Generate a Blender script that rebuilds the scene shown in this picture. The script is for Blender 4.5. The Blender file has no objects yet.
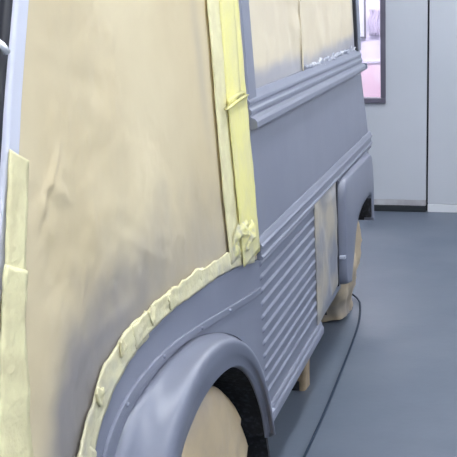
import bpy, bmesh, math, random
from mathutils import Vector, noise
random.seed(4)
sc = bpy.context.scene
col = sc.collection

# ------------------------------------------------------------ camera
cd = bpy.data.cameras.new('camera'); cam = bpy.data.objects.new('camera', cd); col.objects.link(cam)
cam.location = (.87, 0, 1.8)
X = Vector((.99418728, -.03680907, -.10117676)); Y_ = Vector((.1076645, .33989949, .9342787)); Z = Vector((0, .93974115, -.34188678))
# rows above hold each world axis seen by the camera (right, up, forward)
right = Vector((X[0], Y_[0], Z[0])); up = Vector((X[1], Y_[1], Z[1])); fwd = Vector((X[2], Y_[2], Z[2]))
from mathutils import Matrix
m3 = Matrix((right, up, -fwd)).transposed()
cam.rotation_euler = m3.to_euler()
cd.sensor_width = 36; cd.lens = 36*1050/457; cd.shift_x = (228.5-400)/457; cd.shift_y = (367-228.5)/457
cd.clip_start = .02
sc.camera = cam
# ------------------------------------------------------------ world, exposure
w = bpy.data.worlds.new('world'); sc.world = w; w.use_nodes = True
w.node_tree.nodes['Background'].inputs[0].default_value = (.8, .87, 1, 1)
w.node_tree.nodes['Background'].inputs[1].default_value = .3
sc.view_settings.view_transform = 'Standard'; sc.view_settings.look = 'None'
sc.view_settings.exposure = .45; sc.view_settings.gamma = 1
LIGHT = 17.0        # strength of the booth tubes
RL, RR, RN, RF, RC = -3.6, 2.6, -3.0, 8.75, 3.3   # booth: left, right, near, far, ceiling

# ------------------------------------------------------------ materials
def mat(name, c, rough=.5, metal=0, c2=None, scale=6, bump=0, bscale=40, spec=.5, emit=None, es=0, fac=(.4, .65), detail=4):
    m = bpy.data.materials.new(name); m.use_nodes = True
    nt = m.node_tree; b = nt.nodes['Principled BSDF']
    b.inputs['Base Color'].default_value = (*c, 1); b.inputs['Roughness'].default_value = rough
    b.inputs['Metallic'].default_value = metal; b.inputs['Specular IOR Level'].default_value = spec
    tc = nt.nodes.new('ShaderNodeTexCoord')
    if c2:
        n = nt.nodes.new('ShaderNodeTexNoise'); n.inputs['Scale'].default_value = scale; n.inputs['Detail'].default_value = detail
        nt.links.new(tc.outputs['Object'], n.inputs['Vector'])
        mr = nt.nodes.new('ShaderNodeMapRange'); mr.inputs['From Min'].default_value = fac[0]; mr.inputs['From Max'].default_value = fac[1]
        nt.links.new(n.outputs['Fac'], mr.inputs['Value'])
        mx = nt.nodes.new('ShaderNodeMix'); mx.data_type = 'RGBA'
        mx.inputs['A'].default_value = (*c, 1); mx.inputs['B'].default_value = (*c2, 1)
        nt.links.new(mr.outputs[0], mx.inputs['Factor']); nt.links.new(mx.outputs['Result'], b.inputs['Base Color'])
    if bump:
        n = nt.nodes.new('ShaderNodeTexNoise'); n.inputs['Scale'].default_value = bscale; n.inputs['Detail'].default_value = 5
        nt.links.new(tc.outputs['Object'], n.inputs['Vector'])
        bp = nt.nodes.new('ShaderNodeBump'); bp.inputs['Strength'].default_value = bump; bp.inputs['Distance'].default_value = .01
        nt.links.new(n.outputs['Fac'], bp.inputs['Height']); nt.links.new(bp.outputs[0], b.inputs['Normal'])
    if emit:
        b.inputs['Emission Color'].default_value = (*emit, 1); b.inputs['Emission Strength'].default_value = es
    return m
def add_mask(m, attr, c, amount=1.0):
    """spray mist that settled on the sheet: a permanent stain stored per vertex"""
    nt = m.node_tree; b = nt.nodes['Principled BSDF']
    src = b.inputs['Base Color'].links[0].from_socket if b.inputs['Base Color'].links else None
    a = nt.nodes.new('ShaderNodeAttribute'); a.attribute_name = attr
    mx = nt.nodes.new('ShaderNodeMix'); mx.data_type = 'RGBA'
    if src: nt.links.new(src, mx.inputs['A'])
    else: mx.inputs['A'].default_value = b.inputs['Base Color'].default_value
    mx.inputs['B'].default_value = (*c, 1)
    mu = nt.nodes.new('ShaderNodeMath'); mu.operation = 'MULTIPLY'; mu.inputs[1].default_value = amount
    nt.links.new(a.outputs['Fac'], mu.inputs[0]); nt.links.new(mu.outputs[0], mx.inputs['Factor'])
    nt.links.new(mx.outputs['Result'], b.inputs['Base Color'])
PRIMER = mat('grey_primer', (.19, .205, .266), .35, c2=(.21, .226, .288), scale=3, bump=.03, bscale=180)
PRIMER_IN = mat('grey_primer_light', (.40, .43, .52), .4, c2=(.44, .47, .56), scale=3)
POSTM = mat('pale_lavender_paint', (.60, .62, .72), .35)
SEAL = mat('black_rubber', (.012, .013, .02), .5)
DARK = mat('dark_speckled', (.012, .013, .016), .85, c2=(.035, .038, .05), scale=60, bump=.3, bscale=90, fac=(.5, .7))  # near-black with slightly paler specks
KRAFT = mat('kraft_paper', (.65, .56, .365), .6, c2=(.585, .49, .305), scale=2.2, bump=.25, bscale=9, detail=8)
add_mask(KRAFT, 'mist', (.24, .225, .225), .97)
FILM = mat('window_paper', (.70, .62, .46), .55, c2=(.65, .565, .42), scale=3, bump=.2, bscale=10)
add_mask(FILM, 'mist', (.31, .32, .39), .95)
GREYPAPER = mat('sprayed_kraft_paper', (.47, .42, .33), .33, c2=(.24, .245, .28), scale=4.5, bump=.3, bscale=12, fac=(.38, .6))
BAG = mat('wheel_cover_paper', (.60, .48, .30), .6, c2=(.50, .40, .27), scale=5, bump=.35, bscale=14)
add_mask(BAG, 'mist', (.27, .28, .33), .95)
TAPE = mat('yellow_masking_tape', (.80, .75, .29), .55, c2=(.74, .69, .33), scale=9, bump=.3, bscale=60)
add_mask(TAPE, 'mist', (.40, .39, .33), .9)
TAPE2 = mat('pale_masking_tape', (.76, .71, .42), .55, c2=(.67, .61, .36), scale=14, bump=.4, bscale=50)
add_mask(TAPE2, 'mist', (.36, .36, .36), .9)
FLOOR = mat('blue_grey_floor_paint', (.095, .118, .162), .45, c2=(.13, .155, .20), scale=1.6, bump=.06, bscale=30, fac=(.35, .7), detail=9)
WALL = mat('booth_wall_panel', (.55, .575, .62), .45, c2=(.59, .61, .655), scale=1.2, fac=(.3, .7), detail=7)
SKIRT = mat('grimy_panel_foot', (.40, .38, .40), .6, c2=(.52, .52, .54), scale=7)
GAP = mat('dark_gap', (.02, .025, .03), .8)
FRAME = mat('window_frame_grey', (.13, .12, .16), .5)
WHITE = mat('white_ceiling', (.75, .77, .8), .6)
TUBE = mat('lamp_diffuser', (.9, .9, .9), .5, emit=(.93, .96, 1.0), es=LIGHT)
ROOML = mat('next_room_lamp', (.9, .9, .9), .5, emit=(1, .96, 1.0), es=40)
LILAC = mat('lilac_wall', (.80, .74, .90), .7, c2=(.72, .68, .86), scale=4)
PINK = mat('pink_lower_wall', (.90, .62, .74), .7, c2=(.92, .78, .86), scale=3.5, detail=6)  # mottled pink for the lower band of the wall beyond
PURPLE = mat('faded_purple_cloth', (.50, .44, .60), .8, c2=(.62, .56, .70), scale=12)
NOTICE = mat('notice_sheet', (.68, .70, .78), .6)
METAL = mat('dull_steel', (.55, .57, .60), .35, metal=.8)
CHROME = mat('bright_metal', (.85, .86, .88), .25, metal=.4)
HOSE = mat('blue_grey_hose', (.02, .038, .065), .6, spec=.2)
CARD = mat('brown_card', (.42, .32, .20), .7, c2=(.33, .25, .16), scale=20)
LENS = mat('clear_lens', (.6, .62, .65), .1)
TYRE = mat('tyre_rubber', (.02, .02, .022), .8, bump=.2, bscale=60)
def glass(name, c, alpha):
    m = bpy.data.materials.new(name); m.use_nodes = True
    b = m.node_tree.nodes['Principled BSDF']
    b.inputs['Base Color'].default_value = (*c, 1); b.inputs['Roughness'].default_value = .05
    b.inputs['Transmission Weight'].default_value = 0; b.inputs['Alpha'].default_value = alpha
    return m
PANE = glass('thin_clear_glass', (.8, .85, .9), .12)
WSCREEN = glass('windscreen_glass', (.16, .22, .30), .75)

# ------------------------------------------------------------ mesh helpers
def mk(name, vs, fs, m, parent=None, smooth=False, mist=None, bevel=0, sol=0):
    me = bpy.data.meshes.new(name); me.from_pydata([tuple(v) for v in vs], [], fs)
    me.validate(); me.update()
    if mist:
        a = me.attributes.new('mist', 'FLOAT', 'POINT')
        for i, v in enumerate(me.vertices): a.data[i].value = max(0, min(1, mist(v.co)))
    bm = bmesh.new(); bm.from_mesh(me); bmesh.ops.recalc_face_normals(bm, faces=bm.faces)
    bm.to_mesh(me); bm.free()
    me.materials.append(m)
    for p in me.polygons: p.use_smooth = smooth
    o = bpy.data.objects.new(name, me); col.objects.link(o)
    if parent is not None: o.parent = parent
    if bevel:
        b = o.modifiers.new('bevel', 'BEVEL'); b.width = bevel; b.segments = 2; b.limit_method = 'ANGLE'
    if sol:
        s = o.modifiers.new('solidify', 'SOLIDIFY'); s.thickness = sol; s.offset = 0
    return o
class MB:
    def __init__(s): s.v = []; s.f = []
    def add(s, vs, fs):
        n = len(s.v); s.v += [tuple(v) for v in vs]; s.f += [tuple(i+n for i in f) for f in fs]; return s
    def box(s, x0, x1, y0, y1, z0, z1):
        return s.add([(x, y, z) for x in (x0, x1) for y in (y0, y1) for z in (z0, z1)],
            [(0, 1, 3, 2), (4, 6, 7, 5), (0, 4, 5, 1), (2, 3, 7, 6), (0, 2, 6, 4), (1, 5, 7, 3)])
    def grid(s, fn, nu, nv, closeu=False):
        vs = [fn(i/nu, j/nv) for i in range(nu+(0 if closeu else 1)) for j in range(nv+1)]
        n = nu if closeu else nu+1
        fs = [(i*(nv+1)+j, ((i+1) % n)*(nv+1)+j, ((i+1) % n)*(nv+1)+j+1, i*(nv+1)+j+1) for i in range(nu) for j in range(nv)]
        return s.add(vs, fs)
    def prism(s, prof, p0, p1):
        """closed profile rings p0(pt) -> p1(pt)"""
        n = len(prof); a = [p0(q) for q in prof]; b = [p1(q) for q in prof]
        return s.add(a+b, [(i, (i+1) % n, n+(i+1) % n, n+i) for i in range(n)]+[tuple(range(n-1, -1, -1)), tuple(range(n, 2*n))])
    def tube(s, path, r, n=8):
        P = [Vector(p) for p in path]; rings = []
        for i, p in enumerate(P):
            t = (P[min(i+1, len(P)-1)]-P[max(i-1, 0)]).normalized()
            a = t.cross(Vector((0, 0, 1)));  a = a if a.length > .05 else t.cross(Vector((0, 1, 0)))
            a.normalize(); b = t.cross(a); rr = r[i] if isinstance(r, (list, tuple)) else r
            rings += [p+a*rr*math.cos(2*math.pi*k/n)+b*rr*math.sin(2*math.pi*k/n) for k in range(n)]
        fs = [(i*n+k, i*n+(k+1) % n, (i+1)*n+(k+1) % n, (i+1)*n+k) for i in range(len(P)-1) for k in range(n)]
        fs += [tuple(range(n-1, -1, -1)), tuple(range((len(P)-1)*n, len(P)*n))]
        return s.add(rings, fs)
    def build(s, name, m, parent=None, **k): return mk(name, s.v, s.f, m, parent, **k)
def cat(P, n):
    """Catmull-Rom through P, resampled to n+1 points by arc length"""
    Q = [tuple(p) for p in P]; d = len(Q[0]); out = []
    E = [tuple(2*Q[0][k]-Q[1][k] for k in range(d))]+Q+[tuple(2*Q[-1][k]-Q[-2][k] for k in range(d))]
    for i in range(1, len(E)-2):
        for s in range(12):
            t = s/12; a, b, c, e = E[i-1], E[i], E[i+1], E[i+2]
            out.append(tuple(.5*(2*b[k]+(c[k]-a[k])*t+(2*a[k]-5*b[k]+4*c[k]-e[k])*t*t+(3*b[k]-a[k]-3*c[k]+e[k])*t**3) for k in range(d)))
    out.append(Q[-1]); L = [0]
    for i in range(1, len(out)): L.append(L[-1]+math.dist(out[i], out[i-1]))
    res = []; j = 0
    for q in range(n+1):
        T = L[-1]*q/n
        while j < len(L)-2 and L[j+1] < T: j += 1
        u = (T-L[j])/max(1e-9, L[j+1]-L[j]); u = max(0, min(1, u))
        res.append(tuple(out[j][k]*(1-u)+out[j+1][k]*u for k in range(d)))
    return res
def lerp(P, t):
    n = len(P)-1; f = min(max(t, 0), .999999)*n; i = int(f); u = f-i
    return tuple(P[i][k]*(1-u)+P[i+1][k]*u for k in range(len(P[0])))
def xs(z): return 0 if z < .95 else -.03*(min(z, 2.05)-.95)/.8
def fb(x, y, z, s=1, o=3): return noise.fractal(Vector((x*s, y*s, z*s)), 1.0, 2.0, o)
def sst(a, b, x):
    t = max(0, min(1, (x-a)/(b-a))); return t*t*(3-2*t)
def tag(o, label=None, cat_=None, group=None, kind=None):
    if label: o['label'] = label
    if cat_: o['category'] = cat_
    if group: o['group'] = group
    if kind: o['kind'] = kind
    return o
def empty(name, loc=(0, 0, 0)):
    o = bpy.data.objects.new(name, None); col.objects.link(o); o.location = loc; return o
def structure(o): return tag(o, kind='structure')

# ------------------------------------------------------------ booth
structure(MB().box(RL, RR, RN, RF+3.6, -.2, 0).build('floor', FLOOR))
structure(MB().box(RL, RR, RN, RF, RC, RC+.1).build('ceiling', WHITE))
structure(MB().box(RL-.1, RL, RN, RF, 0, RC).build('wall_left', WALL))
structure(MB().box(RR, RR+.1, RN, RF, 0, RC).build('wall_right', WALL))
structure(MB().box(RL, RR, RN-.1, RN, 0, RC).build('wall_near', WALL))
# far wall: sheets either side of the tall door leaf
DX0, DX1, DT = -1.12, .141, 2.5
wf = structure(empty('wall_far', (0, RF, 0)))
def local(o): o.location = -Vector((0, RF, 0)) + Vector(o.location); return o
def panel(x0, x1, z0, z1, nm='panel', m=WALL, y0=RF, y1=RF+.06, par=wf):
    o = MB().box(x0, x1, y0, y1, z0, z1).build(nm, m, par, bevel=.004); o.location = (0, -RF, 0); return o
for a, b in ((.157, 1.36), (1.366, RR), (DX0-1.2, DX0-.008), (RL, DX0-1.206)):
    panel(a, b, .07, RC)
    panel(a, b, .0, .066, 'foot_rail', WHITE if a > 0 else SKIRT, y0=RF-.006)
panel(DX0-.008, .157, DT+.01, RC)
panel(DX0-.03, DX1+.03, 0, DT+.03, 'gap_backing', GAP, RF+.062, RF+.068) if False else None
o = MB().box(DX1-.005, DX1+.03, RF+.05, RF+.075, 0, DT).build('gap_seal', GAP, wf); o.location = (0, -RF, 0)
# door leaf with a window
door = structure(empty('door_1', (DX1, RF, 0)))
WX0, WX1, WZ0, WZ1 = -.86, -.193, .89, 2.12
def dpart(nm, m, x0, x1, y0, y1, z0, z1, par=door, **k):
    o = MB().box(x0-DX1, x1-DX1, y0-RF, y1-RF, z0, z1).build(nm, m, par, **k); return o
mb = MB()
for a in ((DX0, WX0, .1, DT), (WX1, DX1, .1, DT), (WX0, WX1, .1, WZ0), (WX0, WX1, WZ1, DT)):
    mb.box(a[0]-DX1, a[1]-DX1, 0, .05, a[2], a[3])
mb.build('door_leaf', WALL, door)
dpart('kick_strip', SKIRT, DX0, DX1, RF-.004, RF+.05, .052, .098, bevel=.002)
dpart('bottom_seal', GAP, DX0, DX1, RF-.012, RF+.05, .0, .048, bevel=.004)
hd = MB().box(DX0+.09-DX1, DX0+.12-DX1, -.06, -.045, .95, 1.15).box(DX0+.09-DX1, DX0+.12-DX1, -.05, 0, .95, .97).box(DX0+.09-DX1, DX0+.12-DX1, -.05, 0, 1.13, 1.15).build('door_handle', METAL, door, bevel=.003)
win = structure(empty('window_1', (WX1, RF, WZ0)))
fw = .042; mb = MB(); y0, y1 = -.02, .06; W = WX0-WX1; H = WZ1-WZ0
for a in ((W, 0, 0, fw), (W, 0, H-fw, H), (W, W+fw, fw, H-fw), (-fw, 0, fw, H-fw)): mb.box(a[0], a[1], y0, y1, a[2], a[3])
mb.build('window_frame', FRAME, win, bevel=.003)
MB().box(W+fw, -fw, .02, .026, fw, H-fw).build('pane', PANE, win)
# the room beyond the window
RY = 11.5
structure(MB().box(RL, RR, RY, RY+.1, 0, RC).build('wall_beyond', LILAC))
structure(MB().box(-2.6, -2.5, RF+.1, RY, 0, RC).build('wall_beyond_left', LILAC))
structure(MB().box(1.4, 1.5, RF+.1, RY, 0, RC).build('wall_beyond_right', LILAC))
structure(MB().box(-2.6, 1.5, RF+.06, RY, 2.9, 3.0).build('ceiling_beyond', WHITE))
structure(MB().box(-2.5, 1.4, RY-.02, RY, 0, 1.02).build('trim_1', PINK, bevel=.004))
structure(MB().box(-2.5, 1.4, RY-.035, RY, 1.02, 1.045).build('trim_2', LILAC, bevel=.004))
lt = empty('ceiling_light', (-.6, 10.2, 2.9))
MB().box(-.75, .75, -.2, .2, -.04, 0).build('frame', WHITE, lt); MB().box(-.72, .72, -.17, .17, -.052, -.04).build('diffuser', ROOML, lt)
tag(lt, 'ceiling lamp lighting the pale room behind the door window', 'lamp')
nt_ = empty('notice_board', (-.78, RY, 1.45))
MB().box(-.14, .045, -.03, 0, -.18, .30).build('frame', FRAME, nt_, bevel=.003)
MB().box(-.12, .027, -.036, -.03, -.16, .28).build('sheet', NOTICE, nt_)
tag(nt_, 'pale grey framed notice board seen through the door window', 'notice board')
mb = MB()
def cloth(u, v):
    x = -.70+.10*u+.012*math.sin(9*v); z = 1.30+.26*v
    return (x, RY-.02-.02*abs(math.sin(u*9))-.01*math.sin(v*5), z)
mb.grid(cloth, 14, 8)
o = mb.build('hanging_cloth', PURPLE, smooth=True, sol=.006)
MB().box(-.665, -.645, RY-.05, RY, 1.545, 1.565).build('hook', METAL, o)
tag(o, 'faded purple cloth hanging on the wall beyond the door window', 'cloth')
# booth lights along the ceiling
def booth_light(x, y, k):
    t = empty('booth_light', (x, y, RC))
    MB().box(-.16, .16, -.75, .75, -.07, 0).build('housing', WHITE, t, bevel=.006)
    MB().box(-.13, .13, -.72, .72, -.082, -.07).build('diffuser', TUBE, t)
    tag(t, k, 'lamp', 'long booth lamps on the ceiling')
for x, s in ((-3.0, 'left'), (.55, 'middle'), (2.2, 'right')):
    for i, y in enumerate((-1.4, .8, 3.0, 5.2, 7.4)):
        booth_light(x, y, 'long white booth lamp, %s ceiling row, %s from the far wall' % (s, ('fifth', 'fourth', 'third', 'second', 'first')[i]))

# ------------------------------------------------------------ van
van = empty('van', (0, 3, 0))
def vp(o): o.location = (0, -3, 0); return o          # van parts are written in world metres
YB, YR = 3.475, 6.3
def prof_run(name, prof, ya, yb, m=PRIMER, par=van, **k):
    """profile (x offset, z), swept along the side; ya/yb may be functions of z"""
    fa = ya if callable(ya) else (lambda z: ya); f2 = yb if callable(yb) else (lambda z: yb)
    return vp(MB().prism(prof, lambda q: (xs(q[1])+q[0], fa(q[1]), q[1]), lambda q: (xs(q[1])+q[0], f2(q[1]), q[1])).build(name, m, par, **k))
yr = lambda z: 6.33-.20*sst(.9, 1.45, z)-.10*max(0, z-1.45)
yb = lambda z: YB+.03*max(0, z-.95)
# flat panel between the two mouldings, with a faint rolled rear corner
def sp(u, v):
    z = .93+.44*v; y0, y1 = yb(z), yr(z)
    y = y0+(y1-y0)*u; c = max(0, (y-(y1-.05))/.05)
    return (xs(z)-.05*(1-math.sqrt(max(0, 1-c*c))), y, z)
vp(MB().grid(lambda u, v: sp(1-(1-u)**2.2, v), 40, 6).build('side_panel', PRIMER, van, smooth=True))
# belt moulding under the window: stepped rail
prof_run('belt_moulding', [(-.02, 1.345), (.004, 1.345), (.028, 1.349), (.031, 1.354), (.031, 1.372), (.024, 1.381), (.010, 1.386), (.009, 1.392),
    (.014, 1.396), (.014, 1.408), (.008, 1.413), (.006, 1.424), (.010, 1.428), (.009, 1.438), (.002, 1.447), (-.006, 1.462), (-.02, 1.462)], yb, lambda z: 6.1, bevel=.0015)
vp(MB().box(-.03, .022, 6.098, 6.125, 1.352, 1.385).build('moulding_end', PRIMER, van, bevel=.004))
# waist moulding
prof_run('waist_moulding', [(-.02, .902), (.010, .902), (.017, .906), (.018, .912), (.012, .918), (.010, .932), (.010, .940), (.017, .944), (.018, .952),
    (.012, .958), (.007, .972), (.003, .980), (-.02, .980)], YB, lambda z: 6.335, bevel=.0012)
# window posts
def post(name, a, b, z0=1.455, z1=2.1, t=.02, m=PRIMER):
    """a, b: Y of the front and rear edges at z0, leaning slightly back"""
    mb = MB(); N = 8
    def ring(z):
        l = 0; return [(xs(z)+t, a+l+.006, z), (xs(z)+t, b+l-.006, z), (xs(z)+t-.006, b+l, z), (xs(z)-.04, b+l, z), (xs(z)-.04, a+l, z), (xs(z)+t-.006, a+l, z)]
    R = [ring(z0+(z1-z0)*i/N) for i in range(N+1)]
    v = [q for r in R for q in r]; f = [(i*6+k, i*6+(k+1) % 6, (i+1)*6+(k+1) % 6, (i+1)*6+k) for i in range(N) for k in range(6)]
    mb.add(v, f+[tuple(range(5, -1, -1)), tuple(range(N*6, N*6+6))])
    return vp(mb.build(name, m, van))
post('window_post', 3.50, 3.612, z0=1.44, t=.006)
post('window_post', 6.03, 6.12, t=.006)
post('window_seal', 6.0, 6.035, t=.003, m=SEAL)
prof_run('window_header', [(-.03, 2.0), (.006, 2.0), (.006, 2.1), (-.03, 2.1)], 3.5, 6.16)
prof_run('inner_backing', [(-.05, 1.43), (-.035, 1.43), (-.035, 2.05), (-.05, 2.05)], 3.6, 6.1, m=DARK)
# pressed side panel with rolled ribs
CZ0, CZ1, CY0, CY1, PITCH = .325, .905, YB+.004, 4.525, .0487
def corr(u, v):
    y = CY0+(CY1-CY0)*u; z = CZ0+(CZ1-CZ0)*v
    e = min(y-CY0-.028, CY1-.02-y)
    ph = ((CZ1-z)/PITCH) % 1.0; d = (ph-.5)*PITCH
    half = .0100
    ex = max(0, -e)/half if e < half else 0
    if e < 0: r = math.hypot(d, -e)
    else: r = abs(d)
    h = max(0, 1-(r/half)**2)**.8*.0065
    if z < CZ0+.035: h = 0
    return (h-.003, y, z)
us = [0, .012, .02, .024, .028, .032, .038, .05]+[.05+.9*i/12 for i in range(1, 13)]+[.965, .97, .974, .978, .984, 1]
NV = 240
vs = [corr(u, j/NV) for u in us for j in range(NV+1)]
fs = [(i*(NV+1)+j, (i+1)*(NV+1)+j, (i+1)*(NV+1)+j+1, i*(NV+1)+j+1) for i in range(len(us)-1) for j in range(NV)]
vp(mk('corrugated_panel', vs, fs, PRIMER, van, smooth=True))
# sill rail under the ribs
sill = prof_run('sill_rail', [(-.03, .262), (.004, .262), (.013, .268), (.016, .276), (.016, .300), (.012, .308), (.007, .312), (.007, .325), (.002, .334), (-.03, .334)], lambda z: 3.50+(.03 if z < .265 else 0), 4.60, bevel=.004)
mb = MB().box(0, .03, 3.445, 3.50, .335, .343).box(0, .006, 3.445, 3.50, .30, .343).tube([(0, 3.47, .323), (.02, 3.47, .323)], .007)
vp(mb.build('sill_bracket', PRIMER_IN, van, bevel=.001))
# panel behind the covered side locker
prof_run('locker_panel', [(-.02, .32), (-.006, .32), (-.006, .905), (-.02, .905)], 4.52, 5.22)
prof_run('wing_backing', [(-.02, .70), (-.006, .70), (-.006, .905), (-.02, .905)], 5.22, 6.33)
vp(MB().box(-.01, .006, 5.09, 5.115, .36, .90).build('locker_edge', SEAL, van, bevel=.002))

# cab side: sill band, flat wing top, and trim strip around the arch
TOPC = cat([(1.76, .28), (1.78, .5), (1.85, .72), (1.94, .852), (1.996, .90), (2.093, .955), (2.217, .990), (2.361, 1.008), (2.519, 1.012), (2.835, .991), (3.166, .955), (3.47, .905)], 60)
JC = cat([(1.99, .28), (1.985, .55), (2.0, .70), (2.03, .765), (2.08, .815), (2.14, .850), (2.23, .874), (2.34, .887), (2.474, .892), (2.664, .880), (2.833, .844), (3.01, .789), (3.179, .713), (3.337, .61), (3.45, .483), (3.466, .40), (3.466, .335)], 72)
def cabside(u, v):
    a = lerp(TOPC, u); b = lerp(JC, min(1, u*1.0)); return (0, a[0]*(1-v)+b[0]*v, a[1]*(1-v)+b[1]*v)
# match rows: the top curve ends at the door post, the wing curve carries on down it
TOPX = TOPC + [(3.47, .90-.56*i/12) for i in range(1, 13)]
vp(MB().grid(lambda u, v: (lambda a, b: (-.001, a[0]*(1-v)+b[0]*v, a[1]*(1-v)+b[1]*v))(lerp(TOPX, u), lerp(JC, u)), 72, 5).build('cab_side_panel', PRIMER, van, sol=.004))
def band(path, hw, x0, t, n=60, jitter=0, seed=0, fold=0, widths=None, cols=6, lift=None):
    """a strip lying on the side of the van: path of (Y, z); x0 base, t thickness"""
    P = cat(path, n)
    def sec(i):
        a = P[max(0, i-1)]; b = P[min(n, i+1)]; d = Vector((b[0]-a[0], b[1]-a[1])).normalized(); nn = Vector((-d.y, d.x)); return Vector(P[i]), nn
    mb = MB(); vs = []; freq = 1.1
    for i in range(n+1):
        c, nn = sec(i); w0, w1 = (hw, hw) if widths is None else widths(i/n)
        if jitter:
            w0 += (jitter if jitter < .009 else .0015)*fb(seed, P[i][0]*11+P[i][1]*9, 0, 1, 5); w1 += jitter*fb(seed+9, P[i][0]*11+P[i][1]*9, 3, 1, 5)
        for j in range(cols+1):
            q = -w0+(w0+w1)*j/cols; p = c+nn*q
            xx = xs(p.y)+x0+t
            if fold: xx += fold*(fb(p.x*14+seed, p.y*14, q*60, 1, 3)+.3)
            if lift: xx += lift(i/n, j/cols)
            vs.append((xx, p.x, p.y))
        c0 = c-nn*w0; c1 = c+nn*w1
        vs.append((xs(c1.y)+x0, c1.x, c1.y)); vs.append((xs(c0.y)+x0, c0.x, c0.y))
    k = cols+3
    fs = [(i*k+j, i*k+(j+1) % k, (i+1)*k+(j+1) % k, (i+1)*k+j) for i in range(n) for j in range(k)]
    fs += [tuple(range(k-1, -1, -1)), tuple(range(n*k, n*k+k))]
    return mb.add(vs, fs)
STRIP = [(1.925, .40), (1.93, .60), (1.96, .75), (2.005, .825), (2.067, .868), (2.15, .897), (2.28, .915), (2.45, .918), (2.64, .902), (2.861, .875), (3.258, .823), (3.462, .800)]
ts = vp(band(STRIP, .010, 0, .009, n=90).build('trim_strip', PRIMER, van, bevel=.0015))
for y, z in ((2.15, .897), (2.42, .919), (1.99, .80), (2.75, .889), (3.05, .850)):
    vs = []; n = 8
    for r, h in ((.0062, 0), (.0058, .003), (.0035, .0052)):
        vs += [(.009+h, y+r*math.cos(2*math.pi*k/n), z+r*math.sin(2*math.pi*k/n)) for k in range(n)]
    fs = [(a*n+k, a*n+(k+1) % n, (a+1)*n+(k+1) % n, (a+1)*n+k) for a in (0, 1) for k in range(n)]+[tuple(range(2*n, 3*n))]
    mk('screw', vs, fs, PRIMER, ts, smooth=True)
# front wing
KC = cat([(2.022, 0.28), (2.022, 0.548), (2.07, 0.664), (2.13, 0.745), (2.191, 0.791), (2.249, 0.827), (2.33, 0.868), (2.446, 0.895), (2.585, 0.895), (2.794, 0.851), (2.977, 0.757), (3.113, 0.633), (3.195, 0.50), (3.222, 0.40), (3.23, 0.36)], 72)
LC = cat([(2.18, .28), (2.19, .45), (2.24, .60), (2.30, .672), (2.368, .718), (2.492, .755), (2.62, .769), (2.744, .764), (2.864, .742), (2.976, .696), (3.078, .625), (3.16, .535), (3.222, .439), (3.25, .36), (3.256, .335)], 72)
def wing(u, v):
    j, k, l = lerp(JC, u), lerp(KC, u), lerp(LC, u)
    J = Vector((-.006, *j)); K = Vector((.090, *k)); L = Vector((.066, *l)); W2 = 4.5; C = (K*(2+2*W2)-J-L)/(2*W2)
    if v <= .8:
        s = v/.8; q = 2*W2*s*(1-s); return ((1-s)**2*J+q*C+s*s*L)/((1-s)**2+q+s*s)
    s = (v-.8)/.2; c = Vector((.05, 2.75, .35)); d = (c-L).normalized()
    return L+Vector((-.016*s*s, 0, 0))+d*(.010*math.sin(s*math.pi*.5))
def byang(c, n=72):
    ang = lambda p: math.atan2(p[1]-.30, -(p[0]-2.72))
    D = cat(c, 600); A = [ang(p) for p in D]; a0, a1 = A[0], A[-1]; out = []; j = 0
    for i in range(n+1):
        t = a0+(a1-a0)*i/n
        while j < 599 and A[j+1] < t: j += 1
        w_ = max(0, min(1, (t-A[j])/max(1e-9, A[j+1]-A[j]))); out.append((D[j][0]*(1-w_)+D[j+1][0]*w_, D[j][1]*(1-w_)+D[j+1][1]*w_))
    return out
JC0 = JC
JC, KC, LC = byang(JC), byang(KC), byang(LC)
G = [[Vector(wing(i/72, j/30)) for j in range(31)] for i in range(73)]
for it in range(45):                       # fair the pressing, keeping its joint and its lip where they are
    H = [[p.copy() for p in row] for row in G]
    for i in range(1, 72):
        for j in range(1, 23):
            H[i][j] = G[i][j]*.4+(G[i-1][j]+G[i+1][j])*.27+(G[i][j-1]+G[i][j+1])*.03
    G = H
vp(MB().grid(lambda u, v: G[round(u*72)][round(v*30)], 72, 30).build('front_wing', PRIMER, van, smooth=True, sol=.003))
def liner(u, v):
    l = lerp(LC, u); c = Vector((2.75, .35)); p = Vector(l)+(c-Vector(l)).normalized()*-.004
    return (.055-.40*v, p.x, p.y)
vp(MB().grid(liner, 60, 6).build('wheel_arch_liner', DARK, van, smooth=True))
vp(MB().box(-.36, -.34, 2.1, 3.44, .2, 1.0).build('inner_wing', DARK, van))
vp(MB().add(*(lambda: ([(x, y, z) for x in (-.34, .03) for y, z in ((3.24, .60), (3.26, .60), (3.40, .17), (3.38, .17))],
    [(0, 1, 2, 3), (7, 6, 5, 4), (0, 4, 5, 1), (1, 5, 6, 2), (2, 6, 7, 3), (3, 7, 4, 0)]))()).build('mud_flap', DARK, van))
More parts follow.
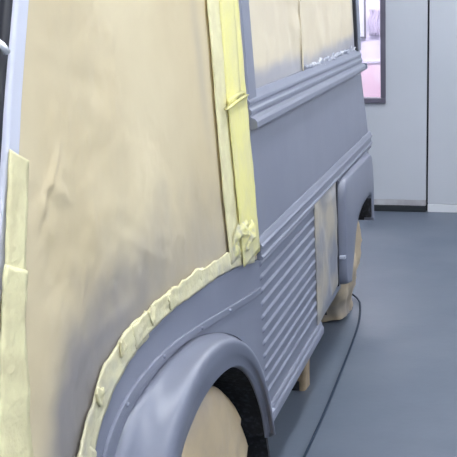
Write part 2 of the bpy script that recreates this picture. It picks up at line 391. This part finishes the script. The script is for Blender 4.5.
# rear wing: rounded box with an open arch
RW = .044
ro = cat([(5.26, .33), (5.17, .355), (5.13, .42), (5.12, .55), (5.12, .80), (5.14, .865), (5.2, .890), (5.4, .894), (5.9, .892), (6.1, .88), (6.17, .82), (6.20, .70), (6.19, .47)], 60)
ri = cat([(5.28, .345), (5.33, .38), (5.386, .44), (5.43, .50), (5.47, .55), (5.52, .59), (5.59, .62), (5.69, .645), (5.785, .655), (5.95, .66), (6.06, .65), (6.12, .62), (6.14, .48)], 60)
def rwing(u, v):
    a = Vector(lerp(ro, u)); b = Vector(lerp(ri, u)); cen = Vector((5.65, .55))
    if v < .35:
        s = v/.35*math.pi/2; d = (cen-a).normalized()
        return Vector((RW*math.sin(s)-.004, *(a+d*.018*(1-math.cos(s)))))
    d = (cen-a).normalized(); a2 = a+d*.018
    if v < .85:
        s = (v-.35)/.5; p = a2*(1-s)+b*s; return Vector((RW-.004+.006*math.sin(s*math.pi), *p))
    s = (v-.85)/.15; return Vector((RW-.004-.05*s, *b))
vp(MB().grid(rwing, 60, 20).build('rear_wing', PRIMER, van, smooth=True, sol=.003))
vp(MB().grid(lambda u, v: (.0-.35*v, *lerp(ri, u)), 40, 3).build('rear_arch_liner', DARK, van, smooth=True))
vp(MB().box(-.3, .036, 6.12, 6.14, .50, .80).build('rear_mud_flap', DARK, van, bevel=.003))
vp(MB().box(.010, .040, 5.10, 5.13, .50, .515).build('wing_catch', PRIMER_IN, van, bevel=.001))
prof_run('wing_top_bead', [(0, .878), (.010, .880), (.012, .886), (.010, .893), (0, .895)], 5.12, 6.33)
# windscreen post (leans back as it rises) and front corner
AP = [(1.46, .55), (1.47, .95), (1.60, 1.20), (1.765, 1.46), (1.835, 1.615), (1.912, 1.775), (2.06, 2.08)]
vs = []; n = 40; P = cat(AP, n)
prof = [(.0, -.022), (.0, .020), (-.006, .026), (-.05, .026), (-.05, -.02), (-.012, -.028), (-.004, -.027)]
for y, z in P:
    for px, py in prof: vs.append((px-.006+xs(z)*.3, y+py, z))
k = len(prof); fs = [(i*k+j, i*k+(j+1) % k, (i+1)*k+(j+1) % k, (i+1)*k+j) for i in range(n) for j in range(k)]+[tuple(range(k-1, -1, -1)), tuple(range(n*k, n*k+k))]
vp(mk('windscreen_post', vs, fs, POSTM, van, bevel=.002))
vp(MB().tube([(-.036, y-.026, z) for y, z in P], .013, 8).build('windscreen_seal', SEAL, van, smooth=True))
vp(MB().tube([(-.062, y-.022, z) for y, z in P], .012, 8).build('windscreen_frame', PRIMER_IN, van, smooth=True))
wsY = lambda z: lerp(P, 0)[0] if z < .55 else [y for y, zz in P if zz >= min(z, 2.07)][0]
ws = vp(MB().grid(lambda u, v: (-.06-1.86*u, wsY(1.15+.9*v)-.012, 1.15+.9*v), 6, 12).build('windscreen', WSCREEN, van, smooth=True))
vp(MB().tube([(-.10, 1.80, 1.745), (-.045, 1.80, 1.728), (-.012, 1.80, 1.702), (-.010, 1.81, 1.69)], .0065, 8).build('mirror_bracket', CHROME, van, smooth=True))
# nose, roof, far side, tail and underside (seen from other viewpoints)
def nose(u, v):
    a = math.pi*u; x = -1-.96*math.cos(a)*-1*(1 if True else 1)
    z = .45+.75*v; d = (math.sin(a))**.45
    return (x, 1.50+.22*v*v-.42*d*(1-.5*v*v), z)
vp(MB().grid(nose, 36, 8).build('nose', PRIMER, van, smooth=True))
vp(MB().grid(lambda u, v: (lambda q: (q[0], q[1]*(1-v)+1.75*v, q[2]+.03*v))(nose(u, 1)), 36, 3).build('bonnet_top', PRIMER, van, smooth=True))
for x in (-.32, -1.68):
    h = vp(MB().tube([(x, 1.10, .78), (x, 1.02, .78), (x, 1.0, .78)], [.10, .10, .095], 20).build('headlamp', PRIMER, van, smooth=True))
    MB().tube([(x, .999, .78), (x, .992, .78), (x, .985, .78)], [.088, .075, .03], 20).build('lens', LENS, h, smooth=True)
vp(MB().box(-1.95, -.05, .98, 1.03, .42, .52).build('front_bumper', PRIMER, van, bevel=.015))
def roof(u, v):
    x = -.035-1.93*u; s = 2*u-1; return (x, 2.03+4.15*v, 2.08+.22*(1-abs(s)**3.2))
vp(MB().grid(roof, 24, 8).build('roof', PRIMER, van, smooth=True))
def header(u, v):
    x, y, z = roof(u, 0); zb = 2.0; return (x, wsY(2.06)-.02+(y-wsY(2.06)+.02)*v*.6, zb+(z-zb)*v)
vp(MB().grid(header, 24, 6).build('front_header', PRIMER, van, smooth=True))
vp(MB().grid(lambda u, v: (lambda q: (q[0], q[1]+(2.04-q[1])*v, q[2]))(header(u, 1)), 24, 2).build('roof_edge', PRIMER, van, smooth=True))
vp(MB().grid(lambda u, v: (-2.0+.035*v*v, 1.5+.5*v+(4.8-.6*v)*u, .3+1.78*v), 8, 6).build('far_side', PRIMER, van, smooth=True))
vp(MB().box(-1.98, -.04, 6.10, 6.13, .95, 2.08).build('tail_door', PRIMER, van, bevel=.01))
vp(MB().box(-1.99, -.03, 6.28, 6.31, .56, .95).build('tail_panel', PRIMER, van, bevel=.01))
vp(MB().box(-1.95, -.03, 6.10, 6.31, .94, .97).build('tail_ledge', PRIMER, van))
vp(MB().box(-1.6, -.40, 1.6, 6.2, .30, .34).box(-1.6, -.05, 3.48, 4.95, .27, .33).build('underbody', DARK, van))
# wheels
def wheel(y, x):
    t = vp(MB().tube([(x-.17, y, .335), (x-.16, y, .335), (x-.02, y, .335), (x-.01, y, .335)], [.29, .335, .335, .29], 32).build('wheel', TYRE, van, smooth=True))
    return t
for y, x in ((2.83, -.03), (5.76, -.13)):
    wheel(y, x); wheel(y, -1.80)
tag(van, 'classic panel van in grey-blue primer, windows and wheels masked, ribbed side', 'van')

# ------------------------------------------------------------ masking
# sheet over the cab doorway
BOT = cat([(1.50, .50), (1.60, .42), (1.72, .42), (1.80, .50), (1.87, .70), (1.92, .84), (1.98, .90), (2.06, .95), (2.19, .995), (2.37, 1.012), (2.53, 1.015), (2.80, 1.0), (3.10, .965), (3.46, .91)], 80)
def mist_cab(c):
    y, z = c.y+0, c.z
    d = min(math.hypot(y-a, z-b) for a, b in BOT[22::4])
    n = fb(y, z, 0, 2.6, 4)*.5
    k = 1-sst(.05, .34+.12*n, d+.07*fb(y, z, 4, 5, 3))
    w = .55+.75*math.exp(-((y-2.02)/.36)**2)
    lower = k*w
    side = .38*math.exp(-((y-3.02+.06*(z-1.4))/.035)**2)*sst(1.25, 1.5, z)*(.6+.8*n)
    lower += .35*(1-sst(.02, .10, math.hypot(y-1.90, (z-1.0)*.4)))*0
    return lower*1.0+side+.05*max(0, n)
def puff(y, z):
    h = .013*fb(y, z, 1, 1.7, 3)+.004*fb(y, z*.7, 5, 6, 3)
    h += .010*fb(y, z, 8, 22, 3)*math.exp(-((y-1.88)/.09)**2-((z-1.42)/.07)**2)+.0025*fb(y, z, 8, 14, 3)
    # creases: a few sharp folds
    for (a, b, dx, dz, wd, hh, ln) in ((1.965, 1.465, .75, .66, .009, .005, .05), (1.90, 1.42, .9, .4, .009, .004, .03), (1.99, 1.41, -.8, .6, .010, .004, .04),
        (2.75, 1.35, .75, -.66, .03, .012, .5), (2.4, 1.2, .9, -.42, .02, .007, .35), (3.0, 1.25, .25, -.97, .02, .010, .3), (2.0, 1.15, .5, .86, .015, .006, .2)):
        s = (y-a)*dx+(z-b)*dz; t = (y-a)*dz-(z-b)*dx
        h += hh*(.3 if ln > .15 else 1.0)*math.exp(-(t/wd)**2)*math.exp(-(s/ln)**2)
    return h
TOPS = [(1.95+1.58*i/80, 2.06) for i in range(81)]
def postY(z):
    if z <= P[0][1]: return P[0][0]
    for (a, b), (c, d) in zip(P, P[1:]):
        if b <= z <= d: return a+(c-a)*(z-b)/(d-b)
    return P[-1][0]
def pane_fn(u, v):
    b = lerp(BOT, u); t = lerp(TOPS, u)
    # left border follows the leaning windscreen post
    y = b[0]*(1-v)+t[0]*v; z = b[1]*(1-v)+t[1]*v
    if True:
        ly = postY(z)
        w0 = 1-u; y = y+(ly+.008-(BOT[0][0]*(1-v)+TOPS[0][0]*v))*w0**6
    e = min(1, u*12, (1-u)*12, v*8)
    return (xs(z)+max(-.004, puff(y, z)*e)*(1-.9*sst(2.8, 3.08, y))*(.25+.75*sst(0, .14, u))-.001, y, z)
o = MB().grid(pane_fn, 230, 170).build('masking_paper', KRAFT, smooth=True, mist=mist_cab)
tag(o, 'large tan masking paper sheet covering the cab doorway, sprayed grey along the bottom', 'masking paper')
# sheet over the side window
def wp(u, v):
    y = 3.60+2.41*u; z = 1.452+.6*v; e = min(1, u*14, (1-u)*14, v*7)
    h = .010*fb(y, z, 2, 3, 3)+.004*fb(y, z, 7, 12, 2)
    h += .010*math.exp(-((y-4.52-.05*(z-1.5))/.012)**2)                     # lapped joint
    h -= .012*math.exp(-(((y-4.40)+.35*(z-1.45))/.03)**2)*sst(2.0, 1.5, z)
    h += .006*math.exp(-(((y-5.75)+.4*(z-1.5))/.04)**2)*sst(1.7, 1.5, z)
    return (xs(z)-.014+e*max(-.006, h), y, z)
def mist_w(c):
    n = fb(c.y, c.z*3, 0, 1.8, 3)
    return .85*(1-sst(.035, .115, (c.z-1.455)+.045*n))+.35*math.exp(-((c.y-5.98)/.05)**2)
o = MB().grid(wp, 120, 44).build('masking_paper', FILM, smooth=True, mist=mist_w)
tag(o, 'pale tan masking paper sheet filling the rear side window, with one vertical lap', 'masking paper')
# sheet over the side locker opening, between ribs and rear wing
def lk(u, v):
    y = 4.515+.575*u; zt = .893; zb = .325+.05*u; z = zb+(zt-zb)*v
    h = .010+.010*fb(y, z, 3, 4, 3)+.018*math.exp(-((u-.45+.25*v)/.12)**2)*(1-v)+.008*math.sin(u*7+v*3)
    e = min(1, u*10, (1-v)*14, (1-u)*7, v*8+.2)
    x = .001+e*max(.0, h)
    return (x, y, z+.02*u*(1-v)*0)
o = MB().grid(lk, 50, 50).build('masking_paper', GREYPAPER, smooth=True, sol=.0008)
tag(o, 'grey-sprayed masking paper over the locker opening between the ribs and rear wing', 'masking paper')
# wheel covers
def rad_interp(tab, a):
    a = a % 360; T = tab+[(tab[0][0]+360, tab[0][1])]
    if a < T[0][0]: a += 360
    for (a0, r0), (a1, r1) in zip(T, T[1:]):
        if a0 <= a <= a1:
            t = (a-a0)/(a1-a0); t = t*t*(3-2*t); return r0+(r1-r0)*t
def cover(name, cy, cz, tab, x0, bulge, seed, mist, label, depth=.16, crump=.012, warp=lambda z: 0):
    mb = MB(); NA, NR = 72, 14
    def fn(u, v):
        a = u*360; R = rad_interp(tab, a); A = math.radians(a)
        if v < .7: r = v/.7; x = x0+bulge*(1-r**2.5)
        else: s = (v-.7)/.3; r = 1+.01*math.sin(s*3); x = x0-depth*s
        y = cy+R*r*math.cos(A); z = cz+R*r*math.sin(A)
        pl = crump*fb(math.cos(A)*2.2+seed, math.sin(A)*2.2, r*.8, 1.5, 4)+crump*.6*math.sin(A*9+seed*3+2*fb(seed, a*.01, r, 2, 2))*r*(.4+.6*(r > .6))
        z = max(.004, z); return (x+warp(z)+pl*(1 if v < .7 else .5), y, z)
    o = mb.grid(fn, NA, NR, closeu=True).build(name, BAG, smooth=True, mist=mist); return tag(o, label, 'wheel cover')
cover('wheel_cover', 2.83, .33, [(0, .385), (24, .335), (56, .31), (90, .34), (108, .372), (125, .39), (140, .405), (180, .41), (225, .40), (270, .325), (315, .37)], -.005, .028, 1.3,
    lambda c: .9*sst(.60, .70, c.z+.05*fb(c.y, c.z, 0, 8, 2))*sst(3.05, 2.6, c.y)+.6*sst(2.55, 2.4, c.y+.05*fb(c.y, c.z, 0, 5, 2)), 'tan paper cover over the near front wheel, under the front wing', crump=.008)
def bag(u, v):
    A = 2*math.pi*u; z = .69*v; top = 1-.9*sst(.86, 1, v)
    y0 = 5.60-.28*sst(0, .3, z)+.06*sst(.5, .69, z); y1 = 6.07-.03*sst(0, .1, z)-.13*sst(.35, .66, z)
    xo = -.055+.06*sst(.02, .35, z); c, s_ = math.cos(A), math.sin(A)
    q = (abs(c)**3.4+abs(s_)**3.4)**(-1/3.4)
    n = .020*fb(c*1.5, s_*1.5+z*1.5, z*4, 2, 4)+.008*math.sin(7*A+9*z)*(1-v*.5)
    return (xo-.13+(.13*q*top+n)*c, (y0+y1)/2+((y1-y0)/2*q*top+n)*s_, z+.004+.012*abs(math.sin(2*A))*(1-v))
o = MB().grid(bag, 64, 40, closeu=True).build('wheel_cover', BAG, smooth=True, mist=lambda c: .45*sst(.25, .02, c.z)*(.5+fb(c.y, c.z, 0, 6, 3))+.08)
tag(o, 'crumpled tan paper bag over the rear wheel, below the rear wing', 'wheel cover')
# paper-wrapped prop under the sill
def prop(u, v):
    a = 2*math.pi*u; z = .30*(1-v); w = .042+.006*math.sin(v*5)+.012*(1-v)+.004*math.sin(3*a+v*6)
    q = 1/max(abs(math.cos(a)), abs(math.sin(a)))
    return (-.10+w*q*math.cos(a)*.6+.01*v, 4.62+w*q*math.sin(a)*1.3-.03*v, z)
o = MB().grid(prop, 20, 14, closeu=True).build('axle_stand', CARD, smooth=True)
MB().box(-.17, -.10, 4.54, 4.60, 0, .045).build('foot', DARK, o, bevel=.003)
tag(o, 'thin brown paper-wrapped support standing on the floor under the ribbed side', 'stand')

# tape
def tape(path, w0, w1, label, m=TAPE, x0=.004, t=.0025, n=50, seed=0, jit=.006, fold=.003, mist=None, cols=6, widths=None, lift=None, group=None):
    W_ = widths or (lambda s: (w0, w1))
    o = band(path, 0, x0, t, n=n, jitter=jit, seed=seed, fold=fold, widths=W_, cols=cols, lift=lift).build('masking_tape', m, smooth=False, mist=mist or (lambda c: 0))
    for p in o.data.polygons: p.use_smooth = True
    return tag(o, label, 'tape', group)
lowmist = lambda c: .8*sst(1.12, .96, c.z+.03*fb(c.y, c.z, 0, 9, 3))*(.35+.6*abs(fb(c.y, c.z, 2, 14, 3)))
# door post: three overlapping vertical strips
tape([(3.175, .985), (3.165, 1.2), (3.17, 1.45), (3.19, 1.75), (3.21, 2.05)], .075, .075, 'pale yellow tape down the door post, widest strip against the tan paper', TAPE2, x0=.006, seed=1, n=70, jit=.008, fold=.003, mist=lowmist)
tape([(3.30, .95), (3.29, 1.2), (3.285, 1.45), (3.285, 1.47)], .14, .085, 'yellow tape on the lower door post, its top end folded over', TAPE, x0=.015, seed=5, n=60, jit=.003, fold=.0015, mist=lowmist,
    lift=lambda s, j: .012*sst(.93, 1, s))
tape([(3.285, 1.42), (3.29, 1.5), (3.30, 1.7), (3.32, 2.05)], .095, .075, 'yellow tape on the upper door post beside the window', TAPE, x0=.009, seed=9, n=50, jit=.003, fold=.0015)
tape([(3.437, .935), (3.432, 1.2), (3.425, 1.5), (3.42, 1.75), (3.42, 2.05)], .042, .045, 'narrow yellow tape strip along the rear edge of the door post', TAPE, x0=.004, seed=12, n=60, jit=.002, fold=.002,
    lift=lambda s, j: -.003*j)
# curve over the wing
CUR = [(1.905, .865), (1.965, .925), (2.06, .98), (2.19, 1.015), (2.367, 1.030), (2.52, 1.032), (2.82, 1.015), (3.14, .985), (3.44, .928)]
CP = cat(CUR, 100)
def curve_piece(a, b, w0, w1, label, m, seed, x0, jit=.010, fold=.006, widths=None):
    pts = [CP[i] for i in range(a, b+1, 3)]
    tape(pts, w0, w1, label, m, x0=x0, seed=seed, n=70, jit=jit, fold=fold*.5, mist=lowmist, cols=8, widths=widths)
tape([(1.78, .50), (1.79, .62), (1.82, .74), (1.86, .81), (1.93, .89)], .04, .045, 'yellow tape at the bottom of the doorway curve, ahead of the front wing', TAPE2, x0=.004, seed=21, jit=.01, fold=.006, mist=lowmist)
curve_piece(0, 30, .030, .040, 'pleated yellow tape where the doorway curve bends steepest', TAPE2, 31, .004)
curve_piece(24, 62, .022, .034, 'cream tape strip with torn edge above the front wing crown', TAPE2, 35, .006)
curve_piece(58, 99, .022, .030, 'cream tape strip running up to the foot of the door post', TAPE2, 39, .005)
# crumpled wad where strips meet
def wad(u, v):
    a = 2*math.pi*u; r = v; y = 3.27+.15*r*math.cos(a); z = 1.035+.062*r*math.sin(a)
    h = .017+.004*(1-r*r)+.022*fb(y, z, 3, 22, 5)*(1-r**4)
    return (max(.006, h)*(1-.5*r**3), y, z)
o = MB().grid(wad, 40, 16, closeu=True).build('masking_tape', TAPE, smooth=True, mist=lambda c: 1.6*abs(fb(c.y, c.z, 1, 22, 3))+.05)
tag(o, 'crumpled wad of yellow tape at the foot of the door post', 'tape')
# loose pleats poking off the curve
for i, (k, dy, dz, L) in enumerate(((9, -.02, .028, .09), (19, -.005, .03, .08), (31, .02, .028, .08), (40, .035, .025, .08))):
    y, z = CP[k]
    pts = [(y, z+.01), (y+dy*.6, z+dz*.6), (y+dy*1.2, z+dz*1.3)]
    tape(pts, .018, .012, ['small torn tape tab low on the doorway curve', 'small pointed tape tab standing off the steep part of the curve',
        'small torn tape tab at the shoulder of the doorway curve', 'small tape tab, highest of those on the doorway curve'][i], TAPE2, x0=.008, seed=50+i, n=14, jit=.006, fold=.006, mist=lambda c: .15,
        widths=lambda s: (.024*(1-.5*s), .018*(1-.6*s)))
# front edge of the doorway
tape([(1.71, 1.30), (1.747, 1.39), (1.775, 1.455), (1.803, 1.515)], .03, .03, 'upper pale yellow tape down the windscreen post, its torn end at the top', TAPE2, x0=.012, seed=61, n=50, jit=.004, fold=.002, widths=lambda s: (.036, .036))
tape([(1.53, .62), (1.575, .80), (1.603, .95), (1.628, 1.06), (1.68, 1.228), (1.722, 1.33)], .05, .03, 'wide wrinkled yellow tape low on the left edge of the big sheet', TAPE2, x0=.014, seed=66, n=80, jit=.010, fold=.004, widths=lambda s: (.064-.026*s, .11-.07*s))

tape([(postY(1.59)-.036, 1.59), (postY(1.66)-.036, 1.66)], .01, .01, 'small dab of yellow tape on the windscreen edge near the bright mirror arm', TAPE, x0=-.045, seed=81, n=10, jit=.002, fold=.001)
# window foot
WM = mat('sprayed_tape', (.42, .43, .49), .5, c2=(.32, .34, .42), scale=18, bump=.5, bscale=40)
add_mask(WM, 'mist', (.7, .71, .74), .8)
tape([(4.55, 1.458), (4.8, 1.462), (5.1, 1.464), (5.55, 1.466), (6.0, 1.462)], .012, .016, 'crumpled grey-sprayed tape along the foot of the rear side window', WM, x0=-.012, seed=71, n=140, jit=.018, fold=.010,
    mist=lambda c: .9*sst(4.55, 4.8, c.y)*sst(.05, .3, fb(c.y, c.z, 3, 14, 3)))
tape([(4.50, 1.46), (4.515, 1.6), (4.525, 1.75), (4.54, 2.0)], .010, .012, 'thin pale tape strip down the middle of the rear side window', FILM, x0=-.008, seed=75, n=40, jit=.004, fold=.003)

# ------------------------------------------------------------ air hose
hp = cat([(.02, 1.2, .009), (.06, 2.6, .009), (.069, 3.4, .009), (.069, 3.815, .009), (.069, 4.203, .009), (.059, 4.773, .009), (.047, 5.232, .009), (.030, 5.581, .009),
    (-.001, 5.87, .012), (-.035, 6.02, .02), (-.12, 6.12, .03), (-.4, 6.1, .012), (-1.0, 5.9, .009), (-1.9, 6.4, .009)], 90)
o = MB().tube(hp, .0055, 8).build('air_hose', HOSE, smooth=True)
MB().tube([(-1.9, 6.4, .009), (-1.93, 6.42, .010), (-1.96, 6.435, .010)], [.013, .013, .009], 10).build('coupling', METAL, o, smooth=True)
tag(o, 'thin blue-grey air hose curving across the floor beside the van', 'hose')
